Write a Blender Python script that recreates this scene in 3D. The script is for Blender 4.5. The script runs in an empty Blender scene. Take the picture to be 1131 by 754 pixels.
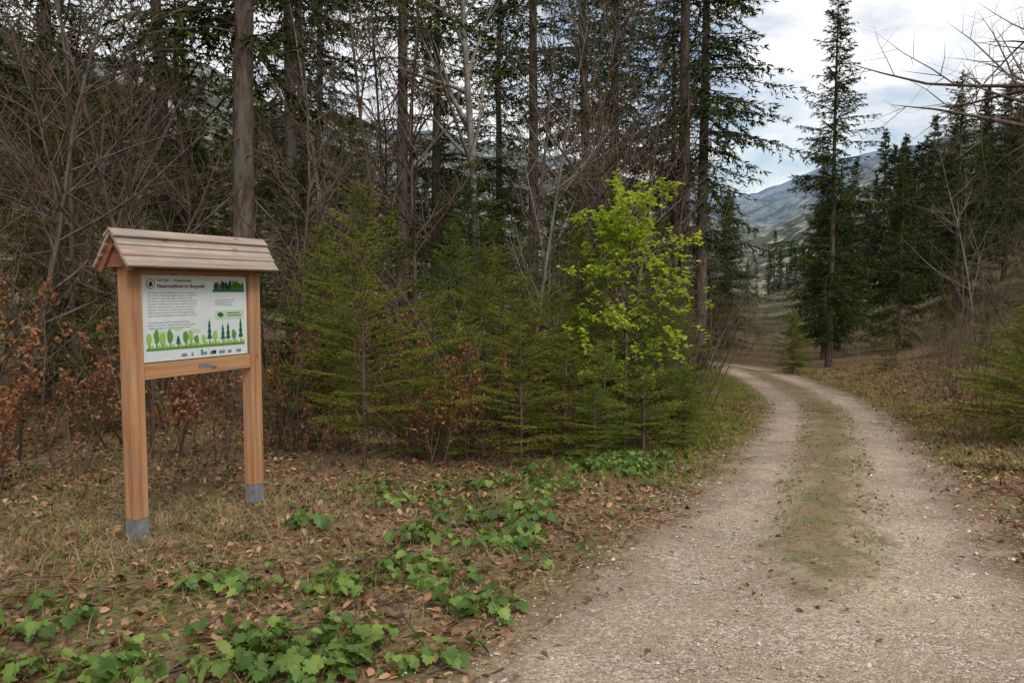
import bpy, math, random
import numpy as np
from mathutils import Vector, Euler, Matrix
random.seed(7)
RNG=np.random.default_rng(11)
scene=bpy.context.scene
COL=scene.collection

# ------------------------------------------------------------------ helpers
def sp(r,w): return .5*(r+np.sqrt(r*r+w*w))
def q(r,w):
    r=np.maximum(r,0); return np.where(r<w,r*r/(2*w),r-w/2)
def sstep(x,a,b):
    t=np.clip((x-a)/(b-a),0,1); return t*t*(3-2*t)
CX=np.array([-4.5,-2.2,0.1,1.35,2.07,2.55,3.45,5.05,6.7,8.2,9.4,15.6,350.])
CY=np.array([-12.,-5,0,3.3,5.05,6.13,8.3,12.2,17,24,28,48,1128.])
_ty=np.linspace(-12,1128,11401); _tx=np.interp(_ty,CY,CX)
_k=np.exp(-np.linspace(-2,2,31)**2); _k/=_k.sum()
_tx2=np.convolve(np.pad(_tx,15,mode='edge'),_k,mode='valid')
def xc(y): return np.interp(y,_ty,_tx2)
def H(x,y):
    x=np.asarray(x,float); y=np.asarray(y,float)
    z=-2.0*(1-np.exp(-sp(y-6,3)*.09/2))+.05
    lat=(x-xc(y))*.92
    z=z+.16*q(lat-1.5,1.)*sstep(y,2,9)+38*np.tanh(.36*q(lat-4.2,4)/38)
    z=z+.04*q(-lat-1.3,.7)*sstep(y,7,12)*sstep(-y,-60,-30)
    h=.42*q(-lat-22,14)+.185*q(y-180,80)
    z=z+150*np.tanh(h/150)
    amp=.03*sstep(np.abs(lat),1.3,2.6)
    z=z+amp*(np.sin(x*2.1+y*.7)+np.sin(y*1.9-x*1.3+1)+.6*np.sin(x*4.3+2)*np.sin(y*3.7))
    far=sstep(np.hypot(x,y),80,300)
    z=z+far*(8*np.sin(x*.021+1)*np.sin(y*.017)+4*np.sin(x*.06+y*.05)+2.5*np.sin(x*.13-y*.09)*np.sin(y*.11))
    return z

class MB:
    def __init__(s): s.V=[];s.F=[];s.n=0
    def add(s,v,f,m=0,smooth=False):
        v=np.asarray(v,float).reshape(-1,3)
        if len(v)==0: return
        s.V.append(v); s.F.append((np.asarray(f)+s.n,m,smooth)); s.n+=len(v)
    def mesh(s,name,mats):
        me=bpy.data.meshes.new(name)
        V=np.concatenate(s.V); me.vertices.add(len(V)); me.vertices.foreach_set('co',V.ravel())
        loops=np.concatenate([f.ravel() for f,_,_ in s.F])
        tot=np.concatenate([np.full(len(f),f.shape[1]) for f,_,_ in s.F])
        mi=np.concatenate([np.full(len(f),m) for f,m,_ in s.F])
        sm=np.concatenate([np.full(len(f),w) for f,_,w in s.F])
        st=np.concatenate([[0],np.cumsum(tot)[:-1]])
        me.loops.add(len(loops)); me.loops.foreach_set('vertex_index',loops.astype(np.int32))
        me.polygons.add(len(tot)); me.polygons.foreach_set('loop_start',st.astype(np.int32))
        me.polygons.foreach_set('material_index',mi.astype(np.int32))
        me.polygons.foreach_set('use_smooth',sm.astype(bool))
        for m in mats: me.materials.append(m)
        me.update(calc_edges=True)
        return me
def obj(name,me,parent=None,loc=(0,0,0)):
    o=bpy.data.objects.new(name,me); COL.objects.link(o); o.location=loc
    if parent: o.parent=parent
    return o
def norm(a): return a/np.maximum(np.linalg.norm(a,axis=-1,keepdims=True),1e-9)

def tubes(mb,P,R,n,mat,smooth=True):
    P=np.asarray(P,float); R=np.asarray(R,float)
    if len(P)==0: return
    N,K,_=P.shape
    T=norm(np.gradient(P,axis=1))
    mt=norm(T.mean(1)); ref=np.where(np.abs(mt[:,2:3])>.8,np.array([[1.,0,0]]),np.array([[0,0,1.]]))
    A=norm(np.cross(T,ref[:,None,:])); B=np.cross(T,A)
    a=np.arange(n)*2*np.pi/n
    v=P[:,:,None,:]+R[:,:,None,None]*(np.cos(a)[None,None,:,None]*A[:,:,None,:]+np.sin(a)[None,None,:,None]*B[:,:,None,:])
    i=np.arange(N)[:,None,None]*K*n; k=np.arange(K-1)[None,:,None]*n; j=np.arange(n)[None,None,:]; j2=(j+1)%n
    f=np.stack([i+k+j,i+k+j2,i+k+n+j2,i+k+n+j],-1).reshape(-1,4)
    mb.add(v,f,mat,smooth)

def needles(mb,O,D,L,per,nl,nw,mat,rng,spread=.75):
    cnt=np.maximum(1,np.round(L*per)).astype(int)
    ix=np.repeat(np.arange(len(O)),cnt); n=len(ix)
    t=rng.random(n)
    pos=O[ix]+D[ix]*(L[ix]*t)[:,None]
    r=rng.normal(size=(n,3)); r=norm(r-(r*D[ix]).sum(1,keepdims=True)*D[ix])
    r[:,2]*=.55
    nd=norm(D[ix]*.7+r*spread)
    sd=norm(np.cross(nd,rng.normal(size=(n,3))))*(nw/2)
    ln=nl*rng.uniform(.7,1.2,n)[:,None]
    v=np.stack([pos-sd,pos+sd,pos+nd*ln],1)
    mb.add(v,np.arange(3*n).reshape(-1,3),mat)

def leaves(mb,pos,size,mat,rng,up=.5,fold=.25,asp=.6):
    n=len(pos)
    nrm=norm(rng.normal(size=(n,3))*(1-up)+np.array([0,0,1.])*up)
    d=norm(np.cross(nrm,rng.normal(size=(n,3)))); s=np.cross(nrm,d)
    L=(size*rng.uniform(.6,1.25,n))[:,None]; f=fold*rng.uniform(.2,1.6,n)[:,None]
    c=rng.uniform(-.25,.35,n)[:,None]; asp=asp*rng.uniform(.7,1.2,n)[:,None]
    b=pos; tip=pos+d*L+nrm*L*c
    l1=pos+d*L*.25+s*L*asp*.42+nrm*L*f*asp; r1=pos+d*L*.25-s*L*asp*.42+nrm*L*f*asp
    l2=pos+d*L*.68+s*L*asp*.40+nrm*L*(f*asp+c*.5); r2=pos+d*L*.68-s*L*asp*.40+nrm*L*(f*asp+c*.5)
    v=np.stack([b,l1,l2,tip,r2,r1],1); i=np.arange(n)[:,None]*6
    mb.add(v,np.concatenate([i+np.array([0,3,2,1]),i+np.array([0,5,4,3])]),mat)

def blades(mb,pos,h,w,lean,mat,rng):
    n=len(pos); az=rng.random(n)*2*np.pi
    d=np.stack([np.cos(az),np.sin(az),0*az],1); s=np.stack([-np.sin(az),np.cos(az),0*az],1)*(w/2)
    hh=(h*rng.uniform(.5,1.3,n))[:,None]; le=(lean*rng.uniform(.3,1.4,n))[:,None]
    z=np.array([0,0,1.])
    mid=pos+z*hh*.6/(1+.4*le)+d*hh*le*.35; tip=pos+z*hh*np.clip(1-le*.42,.08,1)+d*hh*le
    v=np.stack([pos-s,pos+s,mid+s*.8,mid-s*.8,tip],1); i=np.arange(n)[:,None]*5
    mb.add(v,i+np.array([0,1,2,3]),mat)
    base=mb.n-5*n
    mb.F.append((base+i+np.array([3,2,4]),mat,False))

# ------------------------------------------------------------------ materials
def newmat(name):
    m=bpy.data.materials.new(name); m.use_nodes=True; nt=m.node_tree; nt.nodes.clear()
    return m,nt
def N(nt,t,**k):
    n=nt.nodes.new(t)
    for a,b in k.items(): setattr(n,a,b)
    return n
def ramp(nt,fac,stops,interp='LINEAR'):
    r=N(nt,'ShaderNodeValToRGB'); cr=r.color_ramp; cr.interpolation=interp
    while len(cr.elements)<len(stops): cr.elements.new(.5)
    for e,(p,c) in zip(cr.elements,stops):
        e.position=p; e.color=(c[0],c[1],c[2],1) if not isinstance(c,(int,float)) else (c,c,c,1)
    nt.links.new(fac,r.inputs[0]); return r.outputs[0]
def mix(nt,f,a,b,mode='MIX'):
    m=N(nt,'ShaderNodeMix',data_type='RGBA',blend_type=mode)
    for s,v in ((m.inputs[0],f),(m.inputs[6],a),(m.inputs[7],b)):
        if isinstance(v,(int,float)): s.default_value=v
        elif isinstance(v,tuple): s.default_value=(v[0],v[1],v[2],1)
        else: nt.links.new(v,s)
    return m.outputs[2]
def math_(nt,op,a,b=0.,c=0.):
    m=N(nt,'ShaderNodeMath',operation=op)
    for s,v in zip(m.inputs,(a,b,c)):
        if isinstance(v,(int,float)): s.default_value=v
        else: nt.links.new(v,s)
    return m.outputs[0]
def noise(nt,vec,scale,detail=4,rough=.6):
    n=N(nt,'ShaderNodeTexNoise'); n.inputs['Scale'].default_value=scale; n.inputs['Detail'].default_value=detail
    n.inputs['Roughness'].default_value=rough
    if vec is not None: nt.links.new(vec,n.inputs['Vector'])
    return n.outputs['Fac']
def scaled(nt,vec,s):
    m=N(nt,'ShaderNodeMapping'); m.inputs['Scale'].default_value=s; nt.links.new(vec,m.inputs['Vector']); return m.outputs[0]
def finish(nt,col,rough=.85,bump=None,bs=.5,bd=.01,trans=0.,spec=.3):
    out=N(nt,'ShaderNodeOutputMaterial')
    if spec>0:
        p=N(nt,'ShaderNodeBsdfPrincipled'); p.inputs['Roughness'].default_value=rough; p.inputs['Specular IOR Level'].default_value=spec
        nt.links.new(col,p.inputs['Base Color'])
    else:
        p=N(nt,'ShaderNodeBsdfDiffuse'); nt.links.new(col,p.inputs['Color'])
    if bump is not None:
        b=N(nt,'ShaderNodeBump'); b.inputs['Strength'].default_value=bs; b.inputs['Distance'].default_value=bd
        nt.links.new(bump,b.inputs['Height']); nt.links.new(b.outputs[0],p.inputs['Normal'])
    if trans>0:
        t=N(nt,'ShaderNodeBsdfTranslucent')
        nt.links.new(col,t.inputs[0])
        mx=N(nt,'ShaderNodeMixShader'); mx.inputs[0].default_value=trans
        nt.links.new(p.outputs[0],mx.inputs[1]); nt.links.new(t.outputs[0],mx.inputs[2]); nt.links.new(mx.outputs[0],out.inputs[0])
    else: nt.links.new(p.outputs[0],out.inputs[0])
def folmat(name,stops,nscale=1.5,trans=.25,rough=.6,var=.5,spec=0.):
    m,nt=newmat(name)
    g=N(nt,'ShaderNodeNewGeometry'); oi=N(nt,'ShaderNodeObjectInfo')
    n=noise(nt,g.outputs['Position'],nscale,1)
    f=math_(nt,'ADD',math_(nt,'MULTIPLY',g.outputs['Random Per Island'],.5),math_(nt,'MULTIPLY',n,.5))
    c=ramp(nt,f,stops)
    k=ramp(nt,n,[(.3,1-var),(.6,1.)])
    c=mix(nt,1.,c,k,'MULTIPLY')
    k2=ramp(nt,oi.outputs['Random'],[(0,(.72,.78,.82)),(.5,(1,.92,.8)),(1,(1,1,.92))])
    c=mix(nt,1.,c,k2,'MULTIPLY')
    finish(nt,c,rough,trans=trans,spec=spec)
    return m
def barkmat(name,c1,c2,c3,sc=14):
    m,nt=newmat(name); tc=N(nt,'ShaderNodeTexCoord').outputs['Object']
    n1=noise(nt,scaled(nt,tc,(sc,sc,sc*.22)),1,4,.7); n2=noise(nt,tc,2.3,2)
    c=ramp(nt,n1,[(.3,c1),(.62,c2)]); c=mix(nt,ramp(nt,n2,[(.5,0),(.68,.8)]),c,c3)
    finish(nt,c,.9,n1,.9,.03,spec=0.); return m
def twigmat(name,c1,c2):
    m,nt=newmat(name); g=N(nt,'ShaderNodeNewGeometry')
    finish(nt,ramp(nt,g.outputs['Random Per Island'],[(0,c1),(1,c2)]),.85,spec=0.); return m

M_bark=barkmat('spruce_bark',(.032,.023,.018),(.17,.13,.105),(.13,.13,.105))
M_barkp=barkmat('beech_bark',(.12,.11,.095),(.27,.25,.22),(.11,.12,.08),8)
M_twig=twigmat('twig_bark',(.065,.048,.037),(.21,.155,.115))
M_twigp=twigmat('pale_twig_bark',(.13,.10,.07),(.30,.24,.165))
M_need=folmat('spruce_needles',[(.2,(.022,.040,.016)),(.5,(.052,.078,.026)),(.8,(.11,.135,.04))],1.2,0)
M_needu=folmat('understory_needles',[(.2,(.042,.066,.02)),(.5,(.115,.148,.036)),(.8,(.22,.245,.058))],1.6,.25,var=.35)
M_needy=folmat('young_spruce_needles',[(.2,(.08,.115,.022)),(.5,(.205,.255,.044)),(.8,(.39,.41,.08))],2.5,.35,var=.32)
M_needf=folmat('distant_needles',[(.2,(.028,.042,.026)),(.5,(.055,.074,.042)),(.8,(.095,.115,.062))],.6,0)
M_green=folmat('fresh_beech_leaves',[(.15,(.30,.42,.04)),(.5,(.50,.61,.07)),(.85,(.66,.72,.13))],3,.5,var=.18)
M_rust=folmat('rust_beech_leaves',[(.15,(.17,.07,.033)),(.5,(.38,.175,.085)),(.85,(.56,.32,.18))],3,.3,var=.25)
M_litter=folmat('leaf_litter',[(.15,(.08,.04,.024)),(.4,(.21,.115,.066)),(.6,(.36,.215,.128)),(.85,(.58,.42,.28))],3,0,.7,var=.3)
M_straw=folmat('dry_grass',[(.15,(.20,.145,.075)),(.5,(.40,.30,.165)),(.85,(.60,.49,.30))],3,.2,.7,var=.35)
M_grass=folmat('green_grass',[(.15,(.10,.15,.02)),(.5,(.21,.28,.045)),(.85,(.38,.40,.09))],3,.3,.5,var=.3)
M_herb=folmat('herb_leaves',[(.15,(.055,.12,.022)),(.5,(.13,.24,.048)),(.85,(.32,.43,.10))],4,.3,.45,var=.3,spec=.35)
M_stone=folmat('stones',[(.15,(.24,.20,.17)),(.5,(.46,.40,.34)),(.85,(.78,.71,.63))],9,0,.9,var=.2)

def ground_material():
    m,nt=newmat('ground_soil_and_gravel')
    P=N(nt,'ShaderNodeNewGeometry').outputs['Position']
    nL=noise(nt,P,.55,3); nM=noise(nt,P,3.1,4,.65); nF=noise(nt,P,24,4,.7)
    v=N(nt,'ShaderNodeTexVoronoi'); v.inputs['Scale'].default_value=26
    nt.links.new(P,v.inputs['Vector'])
    sepv=N(nt,'ShaderNodeSeparateColor'); nt.links.new(v.outputs['Color'],sepv.inputs[0])
    litter=ramp(nt,sepv.outputs[0],[(0,(.045,.026,.016)),(.35,(.115,.065,.038)),(.7,(.21,.125,.074)),(1,(.34,.235,.15))])
    dry=ramp(nt,nF,[(.3,(.10,.068,.038)),(.7,(.31,.225,.13))])
    soil=mix(nt,ramp(nt,nM,[(.42,0),(.6,1)]),litter,dry)
    grn=ramp(nt,nF,[(.3,(.045,.06,.016)),(.7,(.15,.175,.05))])
    soil=mix(nt,ramp(nt,nL,[(.48,0),(.64,.6)]),soil,grn)
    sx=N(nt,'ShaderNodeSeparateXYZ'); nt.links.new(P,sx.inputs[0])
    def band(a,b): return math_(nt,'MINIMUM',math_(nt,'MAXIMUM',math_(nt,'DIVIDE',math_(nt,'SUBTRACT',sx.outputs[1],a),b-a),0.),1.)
    nH=noise(nt,P,.12,5,.75)
    hill=ramp(nt,nH,[(.35,(.035,.042,.026)),(.5,(.09,.08,.052)),(.64,(.20,.17,.125))])
    rock=ramp(nt,nH,[(.40,(.05,.065,.05)),(.52,(.11,.12,.095)),(.57,(.28,.26,.22)),(.68,(.42,.39,.34))])
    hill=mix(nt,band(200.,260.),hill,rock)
    hill=mix(nt,band(350.,650.),hill,ramp(nt,noise(nt,P,.05,4,.75),[(.42,(.12,.17,.23)),(.6,(.24,.29,.35))]))  # aerial haze painted into the colour: far hills blend to blue-grey with distance
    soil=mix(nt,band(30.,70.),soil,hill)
    g1=N(nt,'ShaderNodeTexVoronoi'); g1.inputs['Scale'].default_value=85; nt.links.new(P,g1.inputs['Vector'])
    s1=N(nt,'ShaderNodeSeparateColor'); nt.links.new(g1.outputs['Color'],s1.inputs[0])
    c1=ramp(nt,s1.outputs[0],[(0,(.22,.175,.135)),(.5,(.45,.37,.295)),(.85,(.61,.52,.43)),(1,(.86,.79,.69))])
    dirt=ramp(nt,nF,[(.3,(.28,.21,.15)),(.7,(.52,.41,.305))])
    gr=mix(nt,ramp(nt,nM,[(.42,.15),(.66,.8)]),c1,dirt)
    gr=mix(nt,1.,gr,ramp(nt,nL,[(.35,(.76,.72,.67)),(.62,(1.05,1.01,.96))]),'MULTIPLY')
    ae=N(nt,'ShaderNodeAttribute',attribute_name='gedge').outputs['Fac']
    ast=N(nt,'ShaderNodeAttribute',attribute_name='stripd').outputs['Fac']
    nE=noise(nt,P,2.2,4,.7)
    e=math_(nt,'ADD',ae,math_(nt,'MULTIPLY',math_(nt,'SUBTRACT',nE,.5),1.0))
    gr=mix(nt,ramp(nt,e,[(.1,.85),(.5,0)]),gr,ramp(nt,nF,[(.3,(.13,.09,.06)),(.7,(.33,.245,.17))]))
    gm=ramp(nt,math_(nt,'ADD',math_(nt,'MULTIPLY',e,1.6),.2),[(.1,0),(.5,1)])
    st=math_(nt,'ADD',ast,math_(nt,'MULTIPLY',math_(nt,'SUBTRACT',nM,.5),1.3))
    sm=ramp(nt,st,[(.12,.1),(.48,1)])
    stripc=mix(nt,ramp(nt,nE,[(.46,0),(.62,.8)]),ramp(nt,nF,[(.3,(.13,.09,.055)),(.7,(.33,.24,.15))]),ramp(nt,nF,[(.3,(.075,.085,.03)),(.7,(.20,.20,.075))]))
    road=mix(nt,sm,stripc,gr)
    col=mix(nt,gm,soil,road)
    bh=math_(nt,'ADD',math_(nt,'MULTIPLY',g1.outputs['Distance'],-.6),nF)
    bb=N(nt,'ShaderNodeMix',data_type='FLOAT'); nt.links.new(gm,bb.inputs[0]); nt.links.new(math_(nt,'ADD',v.outputs['Distance'],nF),bb.inputs[2]); nt.links.new(bh,bb.inputs[3])
    finish(nt,col,.95,bb.outputs[0],.75,.02,spec=0.)
    return m
M_ground=ground_material()

# ------------------------------------------------------------------ ground
def axis(lo,hi,n,c,k):
    t=np.linspace(np.arcsinh((lo-c)/k),np.arcsinh((hi-c)/k),n); return np.sinh(t)*k+c
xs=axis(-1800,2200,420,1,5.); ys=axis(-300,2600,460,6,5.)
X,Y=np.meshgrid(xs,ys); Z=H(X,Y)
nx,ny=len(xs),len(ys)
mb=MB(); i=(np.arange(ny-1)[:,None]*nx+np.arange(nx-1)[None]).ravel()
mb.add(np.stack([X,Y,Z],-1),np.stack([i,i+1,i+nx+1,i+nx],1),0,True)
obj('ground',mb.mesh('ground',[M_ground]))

RP=np.array([(-4.5,-12),(-2.2,-5),(0.1,0),(1.35,3.3),(2.07,5.05),(2.55,6.13),(3.45,8.3),(5.05,12.2),(6.7,17),(8.15,24),(8.6,28),(8.2,31),(6.6,33.4),(4.0,35),(0,36),(-6,36.5)],float)
def cat(P,n=24):
    out=[]
    Q=np.vstack([2*P[0]-P[1],P,2*P[-1]-P[-2]])
    for a in range(1,len(Q)-2):
        t=np.linspace(0,1,n,endpoint=False)[:,None]
        p0,p1,p2,p3=Q[a-1],Q[a],Q[a+1],Q[a+2]
        out.append(.5*((2*p1)+(-p0+p2)*t+(2*p0-5*p1+4*p2-p3)*t*t+(-p0+3*p1-3*p2+p3)*t**3))
    return np.vstack(out+[P[-1:]])
RC=cat(RP); L=np.concatenate([[0],np.cumsum(np.linalg.norm(np.diff(RC,axis=0),axis=1))])
S=np.arange(0,L[-1],.09); RC=np.stack([np.interp(S,L,RC[:,0]),np.interp(S,L,RC[:,1])],1)
RT=norm(np.gradient(RC,axis=0)); RN=np.stack([RT[:,1],-RT[:,0]],1)
HW=1.18+.35*np.exp(-((RC[:,1]-2.6)/2.2)**2)
lat=np.linspace(-2.3,2.3,60)
PX=RC[:,None,0]+RN[:,None,0]*lat; PY=RC[:,None,1]+RN[:,None,1]*lat
ge=HW[:,None]-np.abs(lat)[None]+0*PX
sd=np.abs(lat)[None]+0*PX
fade=sstep(RC[:,1],3.2,4.9)[:,None]; sdf=sd+(1-fade)*.7
lift=.03*sstep(ge,-.45,.1)-.02*sstep(-ge,.6,1.0)
lift=lift+.04*(1-sstep(sd,.15,.45))*fade+.008*np.sin(PX*3+PY*2.2)*np.sin(PY*2.7-PX)
PZ=H(PX,PY)+lift
a,b=PX.shape; i=(np.arange(a-1)[:,None]*b+np.arange(b-1)[None]).ravel()
mb=MB(); mb.add(np.stack([PX,PY,PZ],-1),np.stack([i,i+1,i+b+1,i+b],1),0,True)
me=mb.mesh('gravel_road',[M_ground])
for nm,arr in (('gedge',ge),('stripd',sdf)):
    at=me.attributes.new(nm,'FLOAT','POINT'); at.data.foreach_set('value',arr.astype(np.float32).ravel())
obj('gravel_road',me)
gme=bpy.data.objects['ground'].data
at=gme.attributes.new('gedge','FLOAT','POINT'); at.data.foreach_set('value',np.full(nx*ny,-3.,np.float32))
def roadlat(x,y):
    out=np.empty(len(x))
    C=RC[::3]
    for s in range(0,len(x),20000):
        d=np.hypot(x[s:s+20000,None]-C[None,:,0],y[s:s+20000,None]-C[None,:,1]); out[s:s+20000]=d.min(1)
    return out
def hw_at(y): return 1.18+.35*np.exp(-((y-2.6)/2.2)**2)
def gpos(x,y,dz=0.): return np.stack([x,y,H(x,y)+dz],1)

# ------------------------------------------------------------------ vegetation generators
def spruce(name,seed,Ht,cb,R,spacing,per,twsp,tmax,nper,nl,nw,up,droop,tr,need,dead=0,tdroop=.3,pw=.8,upt=.0):
    rng=np.random.default_rng(seed); mb=MB()
    K=12; tz=np.linspace(0,1,K)
    wob=np.cumsum(rng.normal(0,.012*Ht/12,(K,2)),axis=0)*.6; wob[0]=0
    tp=np.stack([wob[:,0],wob[:,1],tz*Ht-.15*(tz==0)],1)
    trr=tr*(1-tz)**.85+.004; trr[0]*=1.3
    tubes(mb,tp[None],trr[None],9,0)
    def trunk(z): return np.stack([np.interp(z,tp[:,2],tp[:,0]),np.interp(z,tp[:,2],tp[:,1]),z],-1)
    bz=[];z=cb
    while z<Ht-.02*Ht:
        f=(Ht-z)/(Ht-cb)
        for w in range(per):
            if rng.random()<.13: continue
            bz.append(z+rng.uniform(-.5,.5)*spacing)
        z+=spacing*(.55+.6*f)
    bz=np.array(bz); nb=len(bz); f=np.clip((Ht-bz)/(Ht-cb),0.02,1)
    low=np.clip((bz-cb)/(.12*(Ht-cb))*.5+.6,.5,1)
    Lb=R*f**pw*rng.uniform(.55,1.2,nb)*low+.03; az=rng.random(nb)*2*np.pi
    sect=1+.25*np.sin(az*2+seed)+.18*np.sin(az*3+bz); Lb*=sect
    a0=np.tan(np.radians(up))*(1-f*.7)+upt; dr=droop*(.4+f*.8)
    t=np.linspace(0,1,5)
    base=trunk(bz); out=np.stack([np.cos(az),np.sin(az)],1)
    def bp(tt,ii):
        r=Lb[ii]*tt; zz=Lb[ii]*(a0[ii]*tt-dr[ii]*tt**2+.55*dr[ii]*tt**3)
        return np.stack([base[ii,0]+out[ii,0]*r,base[ii,1]+out[ii,1]*r,base[ii,2]+zz],-1)
    ii=np.arange(nb)[:,None]
    BPp=bp(t[None,:],np.broadcast_to(ii,(nb,5)))
    br=(tr*.07+.002+.005*Lb)[:,None]*(1-t)[None]*.9+.0012
    tubes(mb,BPp,br,3,0)
    tt=[];ti=[]
    for w in range(nb):
        n=max(3,int(Lb[w]*.9/twsp)); s=np.linspace(.12,.99,n)+rng.uniform(-.03,.03,n)
        tt.append(np.repeat(s,2)); ti.append(np.full(2*n,w))
    tt=np.concatenate(tt); ti=np.concatenate(ti); n=len(tt)
    p=bp(tt,ti); tg=norm(bp(tt+.02,ti)-p); side=np.cross(tg,[0,0,1.]); side=norm(side)*np.where(np.arange(n)%2==0,1,-1)[:,None]
    D=norm(tg*rng.uniform(.5,.9,n)[:,None]+side*rng.uniform(.6,1,n)[:,None]+np.array([0,0,-1.])*(tdroop*rng.uniform(.2,1.6,n))[:,None])
    Lt=np.minimum(.5*Lb[ti]*np.clip(1-tt,0,1)+.05+.02*Lb[ti],tmax)*rng.uniform(.55,1.15,n)
    needles(mb,p,D,Lt,nper,nl,nw,1,rng)
    s0=bp(np.full(nb,.3),np.arange(nb)); s1=bp(np.full(nb,1.),np.arange(nb)); dd=s1-s0
    needles(mb,s0,norm(dd),np.linalg.norm(dd,axis=1),nper*1.4,nl,nw,1,rng)
    needles(mb,np.array([[tp[-1,0],tp[-1,1],Ht*.93]]),np.array([[0,0,1.]]),np.array([Ht*.07]),nper*2,nl,nw,1,rng)
    if dead:
        z0=min(.6,cb*.5)
        z=rng.uniform(z0,cb+.25*(Ht-cb),dead); az=rng.random(dead)*2*np.pi; b0=trunk(z)
        Ld=rng.uniform(.5,1.7,dead)*(.6+.4*np.clip(z/cb,0,1))*min(1,Ht/6)
        t=np.linspace(0,1,5)[None]
        a1=rng.uniform(-.3,.35,dead)[:,None]; d1=rng.uniform(.1,.5,dead)[:,None]
        r=Ld[:,None]*t; zz=Ld[:,None]*(a1*t-d1*t*t)
        aa=az[:,None]+t*rng.uniform(-.4,.4,dead)[:,None]
        PP=np.stack([b0[:,0:1]+np.cos(aa)*r,b0[:,1:2]+np.sin(aa)*r,b0[:,2:3]+zz],-1)
        tubes(mb,PP,(.009*(1-t)+.002)*np.ones((dead,1))*min(1,Ht/6),3,2)
        m=4; k=np.repeat(np.arange(dead),m); s=rng.integers(1,5,len(k)); qq=PP[k,s]
        od=norm(PP[k,s]-PP[k,s-1]); dv=norm(od+rng.normal(size=(len(k),3))*.6+np.array([0,0,-.25])); l=rng.uniform(.15,.6,len(k))[:,None]*min(1,Ht/6)
        tubes(mb,np.stack([qq,qq+dv*l],1),np.tile([[.003,.001]],(len(k),1)),3,2)
    return mb.mesh(name,[M_bark,need,M_twig])

def bare(mb,rng,pos,dir0,Ht,r0,nch,ang,mat,up=.12,wig=.13,lens=.42,K=6,t0=.25,minr=.0013,sides=(7,4,3,3),tmat=None):
    cur=[(np.array(pos,float),norm(np.array(dir0,float)),Ht,r0)]
    last=[]
    for lv in range(len(nch)+1):
        Ps=[];Rs=[];nxt=[]; KK=K if lv<2 else 4
        if lv==len(nch) and lv>1: KK=3
        for (p,d,l,r) in cur:
            pts=[p];dd=d.copy()
            for k in range(KK-1):
                dd=dd+rng.normal(size=3)*wig; dd[2]+=up; dd=dd/math.sqrt(dd[0]**2+dd[1]**2+dd[2]**2)
                pts.append(pts[-1]+dd*l/(KK-1))
            pts=np.array(pts); tt=np.linspace(0,1,KK); rr=np.maximum(r*(1-tt)**.8*1.0+r*.08,minr)
            Ps.append(pts);Rs.append(rr)
            if lv<len(nch):
                n=int(nch[lv]*rng.uniform(.75,1.25))
                for _ in range(n):
                    t=t0+(1-t0)*rng.random()**.9 if lv==0 else rng.uniform(.15,1)
                    x=t*(KK-1);k=min(int(x),KK-2);qv=pts[k]+(pts[k+1]-pts[k])*(x-k)
                    tg=norm(pts[k+1]-pts[k]); pr=rng.normal(size=3); pr=norm(pr-pr.dot(tg)*tg)
                    a=math.radians(ang*rng.uniform(.6,1.3))
                    nl=l*lens*rng.uniform(.5,1.2)*(1.15-.75*t)+.05
                    nxt.append((qv,tg*math.cos(a)+pr*math.sin(a),nl,max(minr,min(r*(1-t)**.8*.6+r*.05,nl*.02))))
        Ps=np.array(Ps); tubes(mb,Ps,np.array(Rs),sides[min(lv,len(sides)-1)],mat if (tmat is None or lv<2) else tmat)
        last.append(Ps); cur=nxt
    return last
def on_lines(rng,Ps,per):
    n=int(len(Ps)*per); i=rng.integers(0,len(Ps),n); k=rng.integers(0,Ps.shape[1]-1,n); f=rng.random(n)[:,None]
    return Ps[i,k]*(1-f)+Ps[i,k+1]*f

big=[spruce('spruce_tree_mesh_%d'%k,20+k,h,cb,R,.46,6,.22,.6,20,.15,.044,20,.75,tr,M_need,dead=d,tdroop=.75)
     for k,(h,cb,R,tr,d) in enumerate([(21,5.6,3.0,.18,60),(19,4.0,3.2,.2,50),(23,7.4,2.7,.16,80)])]
mid=[spruce('open_spruce_mesh_%d'%k,40+k,h,cb,R,.34,6,.17,.5,32,.12,.038,25,.7,tr,M_need,dead=12,tdroop=.7)
     for k,(h,cb,R,tr) in enumerate([(15,1.5,2.6,.13),(10,.5,2.6,.11)])]
young=[spruce('young_spruce_mesh_%d'%k,60+k,h,cb,R,.14,6,.058,.30,165,.025,.0075,35,.45,.020,M_needy,dead=8,tdroop=.12,upt=.12)
     for k,(h,cb,R) in enumerate([(3.1,.4,1.0),(2.0,.2,.75),(1.5,.12,.65)])]
under=[spruce('understory_spruce_mesh_%d'%k,80+k,h,cb,R,.21,6,.11,.4,56,.06,.021,28,.55,.035,M_needu,dead=8,tdroop=.25)
     for k,(h,cb,R) in enumerate([(4.5,.4,1.6),(6.0,.7,1.8)])]
farm=[spruce('distant_spruce_mesh_%d'%k,90+k,h,1.0,R,.9,6,.7,1.0,7,.42,.17,15,.6,.2,M_needf,tdroop=.6)
     for k,(h,R) in enumerate([(15,2.8),(18,3.2)])]

def place(name,me,x,y,s=1.,rz=None,lean=(0,0),parent=None,sxy=None,dz=0):
    o=bpy.data.objects.new(name,me); COL.objects.link(o)
    o.location=(x,y,float(H(x,y))-.03+dz); sx=s if sxy is None else sxy
    o.scale=(sx,sx,s); o.rotation_euler=(lean[0],lean[1],random.uniform(0,6.28) if rz is None else rz)
    if parent: o.parent=parent
    return o

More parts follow.
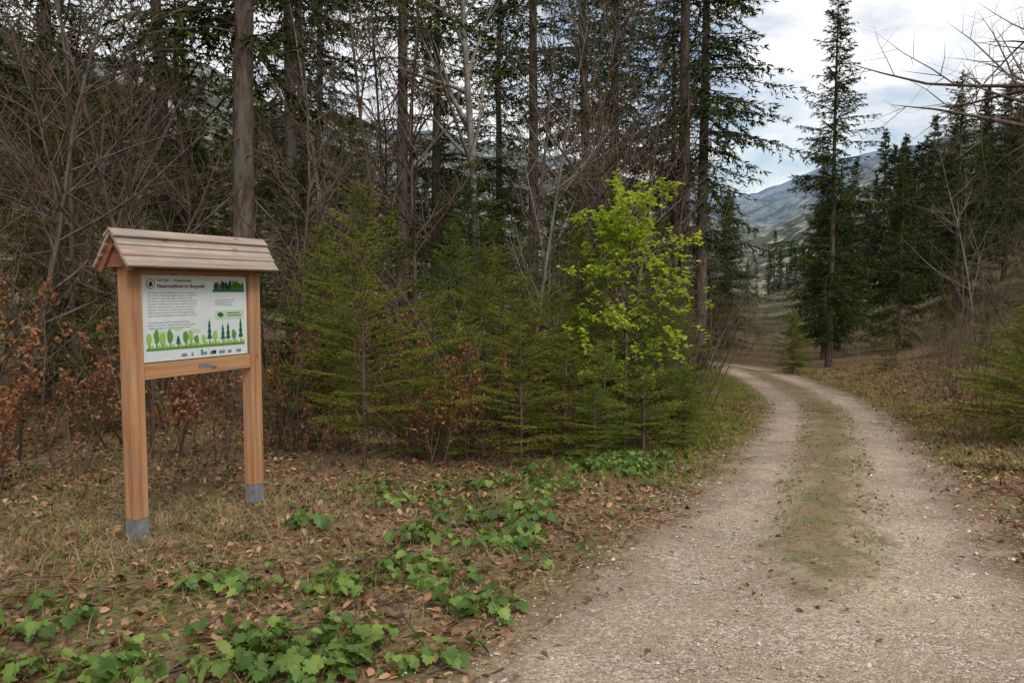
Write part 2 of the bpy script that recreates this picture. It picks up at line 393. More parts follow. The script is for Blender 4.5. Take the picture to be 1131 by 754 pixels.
for (x,y,k,s) in [(-4.05,11.5,0,1.0),(-8.3,19,1,1.0),(-4.9,17.3,2,1.0),(-6.2,24,0,1.05),(-2.4,16.5,2,.9),(-2.6,26,1,1.05),
                  (0.6,20,2,.95),(2.3,22,0,1.0),(5.25,23.6,1,1.15),(5.95,24.3,0,1.1),(3.6,28,1,1.1),(-9.0,12.2,1,.85),(-11.5,16,0,1),
                  (-13,22,1,1.1),(-7.6,30,2,1.1),(-.5,31,1,1),(-15,13,2,1),(4.0,33,0,1),(6.3,30,0,.8)]:
    place('spruce_tree',big[k],x,y,s,lean=(random.uniform(-.03,.03),random.uniform(-.03,.03)))
for (x,y,k,s,w) in [(12.4,30,0,1.0,1.0),(16.6,33,1,.9,.8),(19.5,34,1,1.12,1.1),(23,40,0,.75,1),(9.9,41,1,.8,.8),(18.0,45,0,.7,.9),(26,37,1,1.0,1.1),
                    (9.0,36,1,.45,.6),(28,44,0,.8,1.),(22,52,1,1.1,1.1),(16.2,38,1,.7,.8),(22.5,31,1,.8,.9),(14.0,34.5,0,.62,.8),(24.5,34,0,.75,1.1),(12.3,44,1,.9,.9),(14.5,52,0,.7,.9)]:
    place('spruce_tree',mid[k],x,y,s,sxy=w)
for (x,y,k,s) in [(-3.4,12.4,0,.9),(-5.6,13.4,1,.8),(-1.9,12.2,0,.75),(-.6,13.6,1,.75),(.7,13.2,0,.85),(1.9,14.5,1,.7),(3.0,16,0,.8),(-7.4,12.2,0,1),
                  (-9.2,15.6,1,1),(-3.2,15.5,1,.95),(-1.0,17.5,0,1.1),(1.4,18,1,.85),(3.7,19.5,0,1.0),(-6,18.5,1,1.1),(5.2,27,0,.9),(6.2,27.4,0,.8),
                  (-11,20,1,1.2),(0,22,1,1),(2.8,24,1,1),(-4,22,0,1.3),(6.6,36.8,0,.8),(-8.5,23,1,1.2),(9.9,27,0,.5),(-5.2,9.8,0,.5),
                  (15.2,27,0,.55),(13.9,22.5,0,.4),(17.5,26,0,.7),(12,24.6,0,.35),(-.2,11.2,0,.6),(1.2,12.0,0,.6),(13.2,18,0,.35)]:
    place('understory_spruce_tree',under[k],x,y,s)
for (x,y,k,s,w) in [(-1.6,8.25,0,1.0,.95),(.1,8.6,1,.82,.95),(1.15,9.5,2,.95,1.1),(1.95,10.3,1,.95,1),(1.0,10.9,0,.95,1),(-.35,10.2,0,.85,.9),(-2.4,9.6,0,.9,1),
                    (.65,9.2,1,.7,1.),(-1.0,9.9,1,1.0,1.),(2.6,12.2,1,.9,1.1),(8.4,12.4,2,1.2,1.6),(9.6,26.3,1,1.15,1.2),(-.9,11.5,0,1,1),
                    (6.85,10.1,2,1.05,1.6),(7.6,10.9,1,.95,1.5),(6.65,9.7,2,.8,1.3),(1.6,9.3,2,.75,1.),(.55,10.1,1,1.05,1.1),(10.8,14.6,1,1,1.4),
                    (-.55,9.0,1,.85,.95),(.1,9.7,0,.72,.9),(2.2,11.2,0,.8,.9),(-2.05,9.0,1,.9,.9),(1.5,10.2,1,.95,1.1),(-1.15,8.9,2,.9,1.),(2.3,10.2,2,.7,1.),(.95,8.75,2,.6,.9)]:
    place('young_spruce_tree',young[k],x,y,s,sxy=w)

df=bpy.data.objects.new('distant_forest',None); COL.objects.link(df)
cnt=0
while cnt<300:
    if cnt<130: y=random.uniform(40,180); x=random.uniform(-.8*y,.22*y-2)
    elif cnt<255: y=random.uniform(52,200); x=random.uniform(.42*y,.78*y)
    else: y=random.uniform(95,260); x=random.uniform(.18*y,.42*y)
    l=abs(x-float(xc(y)))
    if (l<10 and cnt<255) or (.315<x/y<.35 and y<200): continue
    place('distant_spruce',farm[cnt%2],x,y,random.uniform(.4,1.0),parent=df); cnt+=1

def mkbare(name,x,y,seed,Ht,r0,nch,mat,dir0=(0,0,1),ang=48,leaf=None,**k):
    rng=np.random.default_rng(seed); mb=MB()
    ls=bare(mb,rng,(0,0,-.1),dir0,Ht,r0,nch,ang,0,tmat=1,**k)
    mats=[mat,M_twig if mat is not M_barkp else M_twigp]
    if leaf:
        lm,per,size,upb,lvls=leaf
        mats.append(lm)
        for lv in lvls: leaves(mb,on_lines(rng,ls[lv],per),size,2,rng,up=upb,asp=.75)
    o=obj(name,mb.mesh(name,mats)); o.location=(x,y,float(H(x,y))); return o
mkbare('bare_beech_tree',-.66,14,1,12,.085,(26,8,5),M_barkp,t0=.25,up=.05,wig=.05)
b1=mkbare('bare_beech_tree',-3.3,14.3,2,9,.05,(26,8,5),M_barkp,t0=.2,up=.05,wig=.07)
b2=mkbare('bare_beech_tree',1.3,15.5,3,9,.05,(26,9,5),M_bark,t0=.2,up=.05,wig=.07)
b3=mkbare('bare_beech_tree',-7.0,10.0,4,8,.045,(28,9,5),M_bark,t0=.12,up=.04,wig=.09)
b4=mkbare('bare_beech_tree',-5.0,12.6,5,8.5,.05,(28,9,5),M_bark,t0=.15,up=.05,wig=.08)
for (o_,x,y,s) in [(b2,3.1,17.5,1.05),(b4,-1.6,12.9,.95),(b3,.3,16.6,1.2),(b2,-8.4,13.5,1),(b4,2.6,19.5,1.2),(b3,-2.8,18,1.3),(b2,-5.9,9.0,.75),(b3,4.2,20.5,1.1),(b3,17.5,30,.9),(b2,20.5,28,.8),(b4,-3.2,11.2,.7),(b4,-6.6,11.6,1.),(b3,-2.2,13.8,1.1),(b2,12.0,19.5,.5),(b3,14.5,21,.6),
                   (b2,-4.7,10.4,.85),(b3,2.0,13.0,.8),(b1,.4,12.9,.75),(b2,-9.8,11,1),(b1,15.5,26,.8),(b4,18.5,24,.7)]:
    place('bare_beech_tree',o_.data,x,y,s)
mkbare('bare_beech_tree',8.3,9.6,6,9,.10,(30,9,6),M_bark,t0=.3,up=-.01,wig=.10,dir0=(-.12,0,1),ang=70,lens=.5)
mkbare('bare_beech_tree',13.0,15.5,7,9,.09,(24,8,6),M_bark,t0=.15,up=.03,wig=.10,dir0=(-.15,0,1),ang=60,lens=.5)
mkbare('fresh_leaved_beech_tree',1.45,9.8,12,3.4,.025,(48,10),M_bark,t0=.18,ang=78,up=.02,wig=.07,lens=.40,leaf=(M_green,15,.062,.75,(1,2)))
def shrub(name,seed,stems,Ht,r0,nch,mat,spread=.35,leaf=None,**k):
    rng=np.random.default_rng(seed); mb=MB(); mats=[mat]
    if leaf: mats.append(leaf[0])
    for s in range(stems):
        a=rng.random()*6.28; rr=rng.random()*.35
        ls=bare(mb,rng,(math.cos(a)*rr,math.sin(a)*rr,-.05),(math.cos(a)*spread,math.sin(a)*spread,1),Ht*rng.uniform(.6,1.1),r0,nch,42,0,sides=(4,3,3,3),**k)
        if leaf:
            for lv in leaf[4]: leaves(mb,on_lines(rng,ls[lv],leaf[1]),leaf[2],1,rng,up=leaf[3])
    return mb.mesh(name,mats)
rust=[shrub('rust_shrub_mesh%d'%k,200+k,5,1.7,.011,(9,4),M_twig,leaf=(M_rust,6,.062,.3,(1,2))) for k in range(2)]
rus2=shrub('sparse_rust_shrub_mesh',205,5,1.7,.011,(9,4),M_twig,leaf=(M_rust,3.2,.055,.3,(1,2)))
shr=[shrub('bare_shrub_mesh%d'%k,220+k,7,2.6,.012,(9,5),M_twig,spread=.4) for k in range(3)]
shp=[shrub('pale_shrub_mesh%d'%k,240+k,8,2.4,.010,(9,5),M_twigp,spread=.35) for k in range(2)]
for j,(x,y,s) in enumerate([(-5.2,7.4,1),(-4.6,6.7,.8),(-6.0,8.3,1.1),(-5.5,6.6,.9),(-7.2,8.0,1.2),(-4.35,7.6,.85),(-4.9,6.1,.7),(-6.6,7,1),(-4.1,8.4,.8),(-5.9,7.3,1.)]):
    place('rust_leaved_beech_shrub',rust[j%2],x,y,s)
for (x,y,s) in [(-.75,9.0,.8),(-.9,10.4,1),(-1.5,8.8,.6),(-3.1,9.6,.9),(.3,10.6,.9),(-1.9,11,1.),(-2.4,12,1.2),(-.2,9.0,.75),(-1.0,8.5,.7),(-3.4,8.7,.8),(-2.0,8.0,.4),(-2.7,8.9,.8),(.45,8.9,.6)]:
    place('rust_leaved_beech_shrub',rus2,x,y,s)
rs=random.Random(5)
B=[(-6.6,9,1.6),(-4.4,9.2,1.3),(-3.2,10.6,1.3),(-2.6,8.9,.9),(-.2,9.4,.9),(1.3,11.6,1.2),(2.4,11.4,1),(2.9,13.5,1.1),(-1.6,10.6,1.2),(3.6,15.5,1.2),(4.4,18.5,1.2),(4.9,21,1.1),(-5.0,10.6,1.5),(-7.6,11,1.7),(-.1,12,1.4),(-6.2,7.0,1.3),(-8.2,9.4,1.6),(-5.6,8.6,1.3)]
for j,(x,y,s) in enumerate(B): place('bare_shrub',shr[j%3],x,y,s)
for j in range(96):
    y=rs.uniform(11,40); x=float(xc(y))+rs.uniform(2.7+.02*y,4.6+y*.34)
    place('pale_bare_shrub',shp[j%2] if j%4 else shr[j%3],x,y,rs.uniform(.35,1.05))
for (x,y,s) in [(8.0,9.6,.7),(8.6,10.6,1.),(9.4,12,1.1),(10,13.5,1.2),(7.9,12.8,.7),(11,15,1.2),(9.6,16.5,.8),(10.4,18.5,.8),(9.2,11.0,1.2)]:
    place('bare_shrub',shr[int(y)%3],x,y,s)
for (x,y,s) in [(10.2,44,1.6),(12.5,50,1.9),(15,56,2),(11.3,38,1.2),(16,62,2.4),(8.5,40,1.5),(10.6,36,1.1),(12.4,46,1.5),(10.0,39,1.0),(11.6,33.5,.8),(13.5,41,1.4),(7.4,38,1.3),(17.5,58,2.2),(19.5,64,2.4)]:
    place('pale_bare_shrub',shp[0],x,y,s)

# ------------------------------------------------------------------ ground scatter
rng=RNG
def region(n,x0,x1,y0,y1,off,pw=1.):
    u=rng.random(n)**pw
    y=y0+(y1-y0)*u; x=rng.uniform(x0,x1,n)
    d=roadlat(x,y); k=d>hw_at(y)+off+rng.normal(0,.12,n)
    return x[k],y[k]
def along(n,y0,y1,l0,l1,pw=1.3):
    ok=np.where((RC[:,1]>y0)&(RC[:,1]<y1)&(np.arange(len(RC))<np.argmax(RC[:,0])+30))[0]
    i=ok[(rng.random(n)**pw*len(ok)).astype(int)]; l=rng.uniform(l0,l1,n)
    return RC[i,0]+RN[i,0]*l+rng.normal(0,.04,n),RC[i,1]+RN[i,1]*l+rng.normal(0,.05,n),l
def patch(x,y,f,ph):
    return .5+.25*(np.sin(x*f+ph)+np.sin(y*f*1.13+ph*2+1.3*np.sin(x*f*.7)))
mb=MB()
x,y=region(70000,-8,12,2.0,17,-.05,1.35)
leaves(mb,gpos(x,y,rng.uniform(.0,.025,len(x))),.058,0,rng,up=.70,fold=.3,asp=.62)
x,y,l=along(16000,9,28,1.3,6.5); leaves(mb,gpos(x,y,rng.uniform(.0,.03,len(x))),.075,0,rng,up=.70,fold=.3,asp=.62)
x=rng.uniform(-.5,8,14000); y=rng.uniform(2.2,17,14000); d=roadlat(x,y); rr=rng.random(14000)
k=(d<hw_at(y)+.1)&((rr<.035)|((d<.46)&(rr<.75)&(y>4.0))|((d>hw_at(y)-.35)&(rr<.6)))
leaves(mb,gpos(x[k],y[k],.05+.02*rng.random(k.sum())),.042,0,rng,up=.85,fold=.3)
obj('fallen_leaves',mb.mesh('fallen_leaves',[M_litter]))

mb=MB()
x,y=region(60000,-7,9.5,2.2,14,-.05,1.2)
k=rng.random(len(x))<np.clip(patch(x,y,1.3,.5)*1.9-.6,0.05,1); x,y=x[k],y[k]
blades(mb,gpos(x,y,.0),.13,.004,1.5,0,rng)
xx=-2.6+rng.normal(0,.9,6000); yy=6.0+rng.normal(0,.75,6000)
kk=roadlat(xx,yy)>1.5; blades(mb,gpos(xx[kk],yy[kk]),.14,.004,1.6,0,rng)
x,y,l=along(22000,9,28,1.3,6.0); blades(mb,gpos(x,y),.17,.0065,1.2,0,rng)
obj('dry_grass',mb.mesh('dry_grass',[M_straw]))

mb=MB()
x=rng.uniform(-6,12,100000); y=rng.uniform(2.4,30,100000); d=roadlat(x,y); w=hw_at(y); left=x<xc(y)
k=(d>w)&(~left)&(d<w+4)&(rng.random(len(x))<(.12+.2*sstep(y,8,14))*np.clip(patch(x,y,1.7,2)*2-.8,0.03,1))
k|=(d>w)&left&(x>-5)&(y<14)&(rng.random(len(x))<.42*np.clip(patch(x,y,1.9,3)*2-.8,0.03,1))
blades(mb,gpos(x[k],y[k]),.10,.0065,.7,0,rng)
x,y,l=along(30000,6.6,26,-2.7,-1.0)
k=rng.random(len(x))<np.clip(1.5-(-l-1.1)*.6,0,1)*sstep(y,6.5,9.5)*np.clip(patch(x,y,2.1,1)*1.6,0.3,1)
blades(mb,gpos(x[k],y[k]),.10,.007,.7,0,rng)
x,y,l=along(9000,9,28,1.15,2.2); blades(mb,gpos(x,y),.085,.007,.8,0,rng)
x,y,l=along(17000,3.9,28,-.40,.40); k=rng.random(len(x))<np.clip(patch(x,y,3.4,.4)*1.9-.5,.04,1)*sstep(y,3.9,7)*np.clip(1.2-np.abs(l)*2.1,0,1)
blades(mb,gpos(x[k],y[k],.055),.05,.0055,.9,0,rng)
obj('green_grass',mb.mesh('green_grass',[M_grass]))

mb=MB()
n=16000; x=rng.uniform(-1.5,8.5,n*3); y=2.2+rng.random(n*3)**1.5*16; d=roadlat(x,y); k=(d<hw_at(y)+.25)&((d>.35)|(y<4)|(rng.random(n*3)<.25)); x=x[k];y=y[k];n=len(x)
s=rng.uniform(.003,.009,n)*(1+1.4*(rng.random(n)<.08))
oc=np.array([[1,0,0],[0,1,0],[-1,0,0],[0,-1,0],[0,0,1],[0,0,-1.]])
v=oc[None]*rng.uniform(.6,1.3,(n,6,1))*s[:,None,None]*np.array([1,1,.65])
v+=rng.normal(0,.15,(n,6,3))*s[:,None,None]
a=rng.random(n)*6.28; c,sn=np.cos(a)[:,None],np.sin(a)[:,None]
v=np.stack([v[:,:,0]*c-v[:,:,1]*sn,v[:,:,0]*sn+v[:,:,1]*c,v[:,:,2]],-1)+gpos(x,y,.032)[:,None,:]
f=np.array([[0,1,4],[1,2,4],[2,3,4],[3,0,4],[1,0,5],[2,1,5],[3,2,5],[0,3,5]])
mb.add(v,(np.arange(n)[:,None,None]*6+f[None]).reshape(-1,3),0)
obj('gravel_stones',mb.mesh('gravel_stones',[M_stone]))

mb=MB(); n=420; x,y=region(n*2,-6,8,2.4,13,-.1)
n=len(x); a=rng.random(n)*6.28; l=rng.uniform(.1,.7,n); t=np.linspace(-.5,.5,4)
P=gpos(x,y,.03)[:,None,:]+np.stack([np.cos(a)[:,None]*l[:,None]*t,np.sin(a)[:,None]*l[:,None]*t,rng.normal(0,.02,(n,4))],-1)+rng.normal(0,.015,(n,4,3))
tubes(mb,P,np.ones((n,4))*rng.uniform(.002,.006,n)[:,None],4,0)
obj('fallen_twigs',mb.mesh('fallen_twigs',[M_twig]))

def herb(mb,cx,cy,nl,size,rng,hh=.13,rad=.16):
    n=len(cx)*nl; ix=np.repeat(np.arange(len(cx)),nl)
    a=rng.random(n)*6.28; r=rad*np.sqrt(rng.random(n)); x=cx[ix]+np.cos(a)*r; y=cy[ix]+np.sin(a)*r
    base=gpos(cx[ix]+np.cos(a)*r*.2,cy[ix]+np.sin(a)*r*.2); h=hh*rng.uniform(.35,1.2,n)
    top=gpos(x,y); top[:,2]+=h
    tubes(mb,np.stack([base,(base+top)/2+np.array([0,0,.02]),top],1),np.full((n,3),.0018),3,1)
    nrm=norm(np.stack([np.cos(a)*.45,np.sin(a)*.45,np.ones(n)],1)+rng.normal(0,.28,(n,3)))
    d=norm(np.cross(np.cross(nrm,np.stack([np.cos(a),np.sin(a),0*a],1)),nrm)); s=np.cross(nrm,d)
    S=size*rng.uniform(.4,1.3,n)
    th=np.radians([0,16,32,50,68,90,112,135,160]); rad_=np.array([1.0,.76,.86,.60,.78,.54,.64,.46,.44])*.62
    th=np.concatenate([th,-th[1:][::-1]]); rad_=np.concatenate([rad_,rad_[1:][::-1]])
    px=np.cos(th)*rad_+.12; py=np.sin(th)*rad_; pz=.22*np.abs(py)-.30*px*px
    out=top[:,None,:]+S[:,None,None]*(px[None,:,None]*d[:,None,:]+py[None,:,None]*s[:,None,:]+pz[None,:,None]*nrm[:,None,:])
    m=len(th); v=np.concatenate([top[:,None,:],out],1); j=np.arange(m)
    f=np.stack([0*j,1+j,1+(j+1)%m],1); f=np.delete(f,8,axis=0)
    mb.add(v,(np.arange(n)[:,None,None]*(m+1)+f[None]).reshape(-1,3),0)
mb=MB(); cxs=[];cys=[]
for (x0,y0,sx,sy,n) in [(-1.55,3.5,.8,.2,44),(-.75,3.5,.4,.2,20),(-2.5,4.05,.2,.15,7),(-.5,4.7,.16,.16,13),(-.95,4.45,.15,.12,8),(-.1,5.35,.15,.16,12),(.15,6.3,.16,.2,13),(-.25,6.0,.14,.14,7),(-.85,6.3,.16,.16,6),(.95,8.0,.4,.25,38),(1.3,8.7,.35,.25,30),(-.1,7.3,.35,.2,12),
                        (-.25,4.15,.14,.1,7),(-3.0,3.9,.3,.2,6),(7.0,9.4,.4,.5,10),(-1.7,4.6,.18,.12,7),(-.6,5.5,.12,.12,6),(-1.5,5.6,.12,.12,4),(.45,7.1,.2,.2,8),(-1.3,6.9,.2,.2,5)]:
    cxs.append(rng.normal(x0,sx,n)); cys.append(rng.normal(y0,sy,n))
cx=np.concatenate(cxs);cy=np.concatenate(cys);k=roadlat(cx,cy)>hw_at(cy)+.1;cx=cx[k];cy=cy[k]
herb(mb,cx,cy,7,.095,rng,hh=.10,rad=.14)
x,y=region(1100,-6,9,2.6,13,.1); herb(mb,x,y,3,.045,rng,hh=.06,rad=.08)
obj('ground_cover_plants',mb.mesh('ground_cover_plants',[M_herb,M_grass]))

# ------------------------------------------------------------------ information board
def wood(name,c1,c2,c3,axis,grey=0.):
    m,nt=newmat(name); tc=N(nt,'ShaderNodeTexCoord').outputs['Object']
    sc=[26,26,26]; sc[axis]=1.1
    n1=noise(nt,scaled(nt,tc,tuple(sc)),1,5,.6); sc2=[120,120,120]; sc2[axis]=4
    n2=noise(nt,scaled(nt,tc,tuple(sc2)),1,3,.6)
    c=ramp(nt,n1,[(.3,c1),(.5,c2),(.7,c3)])
    c=mix(nt,.5,c,ramp(nt,n2,[(.3,(.6,.56,.52)),(.7,(1.1,1.1,1.1))]),'MULTIPLY')
    vk=N(nt,'ShaderNodeTexVoronoi'); s3=[7,7,7]; s3[axis]=3; nt.links.new(scaled(nt,tc,tuple(s3)),vk.inputs['Vector']); vk.inputs['Scale'].default_value=1
    c=mix(nt,ramp(nt,vk.outputs['Distance'],[(.06,.8),(.12,0)]),c,(.11,.05,.025))
    g=noise(nt,tc,5,4); c=mix(nt,ramp(nt,g,[(.42,0),(.7,grey)]),c,(.27,.25,.23))
    finish(nt,c,.62,n2,.25,.002,spec=.3); return m
W_post=wood('larch_wood_vertical',(.32,.14,.058),(.49,.245,.11),(.60,.34,.165),2,.35)
W_rail=wood('larch_wood_horizontal',(.32,.145,.062),(.49,.25,.115),(.58,.33,.16),0,.2)
W_roof=wood('weathered_roof_boards',(.25,.165,.12),(.43,.325,.25),(.55,.44,.36),0,.85)
W_gable=wood('gable_wood',(.16,.06,.03),(.29,.12,.065),(.36,.17,.095),1,.15)
def flat(name,c,rough=.5,spec=.3):
    m,nt=newmat(name); tc=N(nt,'ShaderNodeTexCoord').outputs['Object']; n=noise(nt,tc,9,4)
    cc=mix(nt,1.,c,ramp(nt,n,[(.3,.9),(.7,1.)]),'MULTIPLY'); finish(nt,cc,rough,spec=spec); return m
F_white=flat('printed_panel_white',(.66,.72,.71),.35,.4)
F_dark=flat('print_black',(.03,.03,.035)); F_grey=flat('print_grey',(.22,.23,.24)); F_red=flat('print_red',(.5,.06,.04))
F_g1=flat('print_green',(.10,.28,.05)); F_g2=flat('print_dark_green',(.02,.12,.07)); F_g3=flat('print_light_green',(.30,.50,.10)); F_br=flat('print_brown',(.14,.08,.04))
F_bl=flat('print_blue',(.08,.2,.45)); F_pale=flat('print_pale_green',(.50,.62,.42))
m,nt=newmat('galvanised_steel'); tc=N(nt,'ShaderNodeTexCoord').outputs['Object']
c=ramp(nt,noise(nt,tc,20,4),[(.3,(.13,.135,.145)),(.7,(.25,.26,.28))]); finish(nt,c,.6,spec=.4); M_steel=m

board=bpy.data.objects.new('information_board',None); COL.objects.link(board)
ctr=((-2.74-2.22)/2,(5.53+6.54)/2); board.location=(ctr[0],ctr[1],0.0); board.rotation_euler=(0,0,math.atan2(6.54-5.53,-2.22+2.74))
import bmesh
def box(name,c,s,mat,rx=0.,bev=.004):
    bm=bmesh.new(); bmesh.ops.create_cube(bm,size=1)
    bmesh.ops.scale(bm,vec=s,verts=bm.verts)
    bmesh.ops.bevel(bm,geom=bm.edges[:],offset=bev,segments=2,affect='EDGES')
    bmesh.ops.rotate(bm,verts=bm.verts,matrix=Matrix.Rotation(rx,3,'X'))
    bmesh.ops.translate(bm,verts=bm.verts,vec=c)
    me=bpy.data.meshes.new(name); bm.to_mesh(me); bm.free(); me.materials.append(mat)
    return obj(name,me,board)
hs=.568; pw=.115
for sx,nm in ((-1,'left'),(1,'right')):
    box('post_'+nm,(sx*hs,0,(1.93+.09)/2+.0),(pw,pw,1.93-.09),W_post,bev=.006)
    box('post_shoe_'+nm,(sx*hs,0,.015),(pw*.96,pw*.96,.16),M_steel)
inner=2*hs-pw
box('lower_rail',(0,-.02,1.155),(inner-.003,.055,.115),W_rail)
box('upper_rail',(0,-.02,1.895),(inner-.003,.055,.05),W_rail)
box('panel_backing',(0,-.008,1.545),(inner-.004,.022,.64),W_rail,bev=.002)
pz0,pz1=1.222,1.862; pwid=inner-.03
box('printed_panel',(0,-.025,(pz0+pz1)/2),(pwid,.008,pz1-pz0),F_white,bev=.001)
box('number_plate',(.04,-.0495,1.16),(.13,.003,.03),M_steel,bev=.001)
YF=-.0305
def poly2d(name,polys,mat,y=YF):
    vs=[];fs=[]
    for p in polys:
        b=len(vs); vs+= [(a,y,b2) for a,b2 in p]; fs.append(list(range(b,b+len(p))))
    me=bpy.data.meshes.new(name); me.from_pydata(vs,[],fs); me.materials.append(mat); return obj(name,me,board)
def rect(x0,z0,x1,z1): return [(x0,z0),(x1,z0),(x1,z1),(x0,z1)]
def circ(x,z,rx,rz,n=14,j=0,r=random): return [(x+rx*(1+j*r.uniform(-1,1))*math.cos(6.283*k/n),z+rz*(1+j*r.uniform(-1,1))*math.sin(6.283*k/n)) for k in range(n)]
L0=-pwid/2; T=pz1
def text(name,s,x,z,size,mat):
    c=bpy.data.curves.new(name,'FONT'); c.body=s; c.size=size; c.space_line=1.15; c.materials.append(mat)
    o=bpy.data.objects.new(name,c); COL.objects.link(o); o.parent=board; o.location=(x,YF-.0005,z); o.rotation_euler=(math.pi/2,0,0); return o
poly2d('logo_ring',[circ(L0+.075,T-.065,.038,.038,20)],F_red); poly2d('logo_inner',[circ(L0+.075,T-.065,.030,.030,20)],F_white,YF-.001)
poly2d('logo_figure',[[(L0+.055,T-.085),(L0+.095,T-.08),(L0+.085,T-.05),(L0+.07,T-.045),(L0+.06,T-.06)]],F_dark,YF-.002)
text('subtitle','NATUR  -  Waldlehrpfad',L0+.13,T-.048,.030,F_dark)
text('title','Naturwaldinsel im Bergwald',L0+.13,T-.092,.038,F_dark).data.offset=.0006
r=random.Random(3)
def para(nl,w):
    out=[]
    for _ in range(nl):
        l=''
        while len(l)<w: l+=''.join(r.choice('aeinrstmlodgu') for _ in range(r.randint(3,9)))+' '
        out.append(l[:w])
    return '\n'.join(out)
text('body_text',para(9,56),L0+.045,T-.135,.0185,F_grey)
text('body_text_lower',para(3,50),L0+.045,T-.355,.0185,F_grey)
text('caption_text',para(3,26),L0+.66,T-.195,.017,F_grey)
g=[];d=[]
for k in range(26):
    x=L0+.66+k*.0118; h=r.uniform(.03,.075)
    (g if r.random()<.6 else d).append(circ(x,T-.10+h*.4,r.uniform(.010,.018),h*.6,9,.2,r))
poly2d('header_picture_trees_light',g,F_g1); poly2d('header_picture_trees_dark',d,F_dark,YF-.001)
poly2d('header_picture_ground',[rect(L0+.64,T-.125,L0+.965,T-.105)],F_g2,YF-.0015)
poly2d('map_box',[rect(L0+.66,T-.345,L0+.955,T-.275)],F_pale); poly2d('map_detail',[circ(L0+.71,T-.31,.03,.02,10,.3,r),rect(L0+.78,T-.32,L0+.93,T-.313),rect(L0+.78,T-.30,L0+.91,T-.293)],F_g2,YF-.001)
poly2d('speech_bubbles',[circ(L0+.16,T-.43,.07,.018),circ(L0+.45,T-.425,.06,.016),circ(L0+.30,T-.40,.05,.012)],F_pale,YF-.0003)
gz=pz0+.105
tr=[];c1=[];c2=[];c3=[];bush=[]
for k in range(15):
    x=L0+.05+k*.0615+r.uniform(-.012,.012); h=(.07+.06*r.random())+(.06 if k in(9,11,12,14) else 0)
    tr.append(rect(x-.004,gz-.005,x+.004,gz+h*.5))
    if k in (9,11,12,14,4):
        for w in range(3): c2.append([(x-.026+w*.006,gz+h*(.22+.25*w)),(x+.026-w*.006,gz+h*(.22+.25*w)),(x,gz+h*(.6+.25*w))])
    else: (c1 if k%2 else c3).append(circ(x,gz+h*.62,.02+.01*r.random(),h*.42,11,.2,r))
    bush.append(circ(x+.02,gz+.006,.022,.014,8,.25,r))
poly2d('printed_tree_trunks',tr,F_br); poly2d('printed_round_trees',c1,F_g1,YF-.001); poly2d('printed_conifers',c2,F_g2,YF-.0013); poly2d('printed_light_trees',c3,F_g3,YF-.0016)
poly2d('printed_meadow',[rect(L0+.025,gz-.022,L0+.96,gz-.002)],F_g1,YF-.0018); poly2d('printed_bushes',bush,F_g3,YF-.0022)
poly2d('sponsor_logos',[rect(L0+.33+k*.09,pz0+.02,L0+.33+k*.09+w,pz0+.045) for k,w in enumerate((.05,.02,.06,.03,.06,.04,.05))],F_grey); poly2d('sponsor_logo_blue',[circ(L0+.52,pz0+.055,.012,.012)],F_bl,YF-.001); poly2d('sponsor_logo_black',[rect(L0+.62,pz0+.022,L0+.66,pz0+.05)],F_dark,YF-.001)
RL=2*hs+.29; run=.16; z_e=1.915; z_r=2.14
ang=math.atan2(z_r-z_e,run); sl=math.hypot(run,z_r-z_e)
for sgn,nm in ((-1,'front'),(1,'back')):
    for k in range(3):
        t=(k+.42)/3; bw=sl/3*1.28; a=ang-.10
        cy_=sgn*(run*(1-t)+.012); cz=z_e+(z_r-z_e)*t+.012
        box('roof_board_%s_%d'%(nm,k+1),(0.004*(k-1),cy_,cz),(RL+.006*k,bw,.022),W_roof,rx=a if sgn<0 else -a,bev=.003)
    box('ridge_cap_'+nm,(0,sgn*.028,z_r+.014),(RL+.02,.085,.018),W_roof,rx=(ang-.25) if sgn<0 else -(ang-.25),bev=.003)
    for sx,e in ((-1,'left'),(1,'right')):
        a=ang
        box('barge_board_%s_%s'%(nm,e),(sx*(RL/2-.035),sgn*(run*.5),(z_e+z_r)/2-.028),(.024,sl*1.0,.05),W_gable,rx=a if sgn<0 else -a,bev=.002)
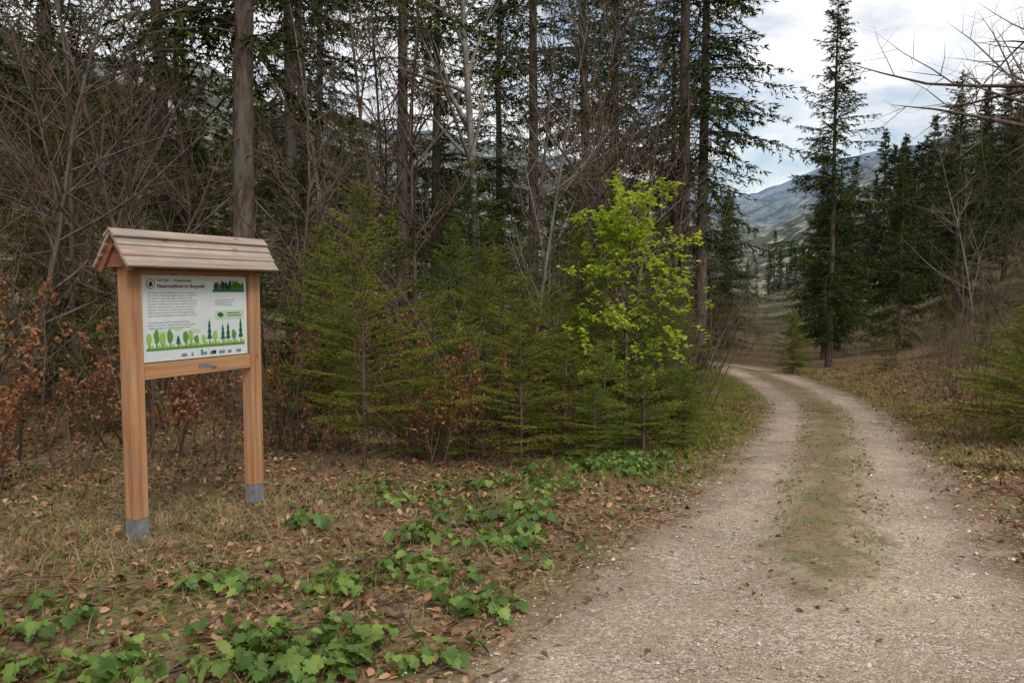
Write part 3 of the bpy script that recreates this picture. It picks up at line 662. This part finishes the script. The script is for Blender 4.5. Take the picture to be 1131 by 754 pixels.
for sx,e in ((-1,'left'),(1,'right')):
    x0=sx*(RL/2-.055)
    bm=bmesh.new(); tri=[(-run*.86,z_e-.0),(run*.86,z_e-.0),(0,z_r-.03)]
    A=[bm.verts.new((x0-.01,a,b)) for a,b in tri]; Bv=[bm.verts.new((x0+.01,a,b)) for a,b in tri]
    bm.faces.new(A); bm.faces.new(Bv[::-1])
    for w in range(3): bm.faces.new((A[w],Bv[w],Bv[(w+1)%3],A[(w+1)%3]))
    bmesh.ops.recalc_face_normals(bm,faces=bm.faces)
    me=bpy.data.meshes.new('gable'); bm.to_mesh(me); bm.free(); me.materials.append(W_gable); obj('gable_'+e,me,board)
box('eave_beam_front',(0,-.076,1.92),(2*hs+.17,.033,.05),W_gable); box('eave_beam_back',(0,.076,1.92),(2*hs+.17,.033,.05),W_gable)

# ------------------------------------------------------------------ world, sun, camera
w=bpy.data.worlds.new('World'); scene.world=w; w.use_nodes=True; nt=w.node_tree; nt.nodes.clear()
try: w.cycles.sampling_method='NONE'
except Exception as e: print(e)
sky=N(nt,'ShaderNodeTexSky',sky_type='NISHITA'); sky.sun_disc=False; sky.sun_elevation=math.radians(48); sky.sun_rotation=math.radians(150); sky.air_density=1.2; sky.dust_density=1.5
tc=N(nt,'ShaderNodeTexCoord').outputs['Generated']
n1=noise(nt,scaled(nt,tc,(1.6,1.6,4.5)),1.9,5,.58)
cl=ramp(nt,n1,[(.37,.15),(.52,1)])
sh=ramp(nt,noise(nt,scaled(nt,tc,(2,2,6)),3,3,.6),[(.3,(5.9,6.05,6.3)),(.55,(7.3,7.35,7.45))])
c=mix(nt,cl,sky.outputs[0],sh)
bg=N(nt,'ShaderNodeBackground'); bg.inputs[1].default_value=.15; nt.links.new(c,bg.inputs[0])
out=N(nt,'ShaderNodeOutputWorld'); nt.links.new(bg.outputs[0],out.inputs[0])
sd_=bpy.data.lights.new('sun','SUN'); sd_.energy=2.0; sd_.angle=math.radians(18); sd_.color=(1,.955,.88)
so=bpy.data.objects.new('sun',sd_); COL.objects.link(so); so.rotation_euler=(math.radians(42),0,math.radians(30))
cd=bpy.data.cameras.new('camera'); cam=bpy.data.objects.new('camera',cd); COL.objects.link(cam)
cd.lens=27.06; cd.sensor_width=36; cd.clip_end=8000; cd.clip_start=.05
cam.location=(0,0,1.75); cam.rotation_euler=(math.radians(90-3.8),0,0); scene.camera=cam
scene.view_settings.view_transform='Standard'; scene.view_settings.look='None'; scene.view_settings.exposure=0
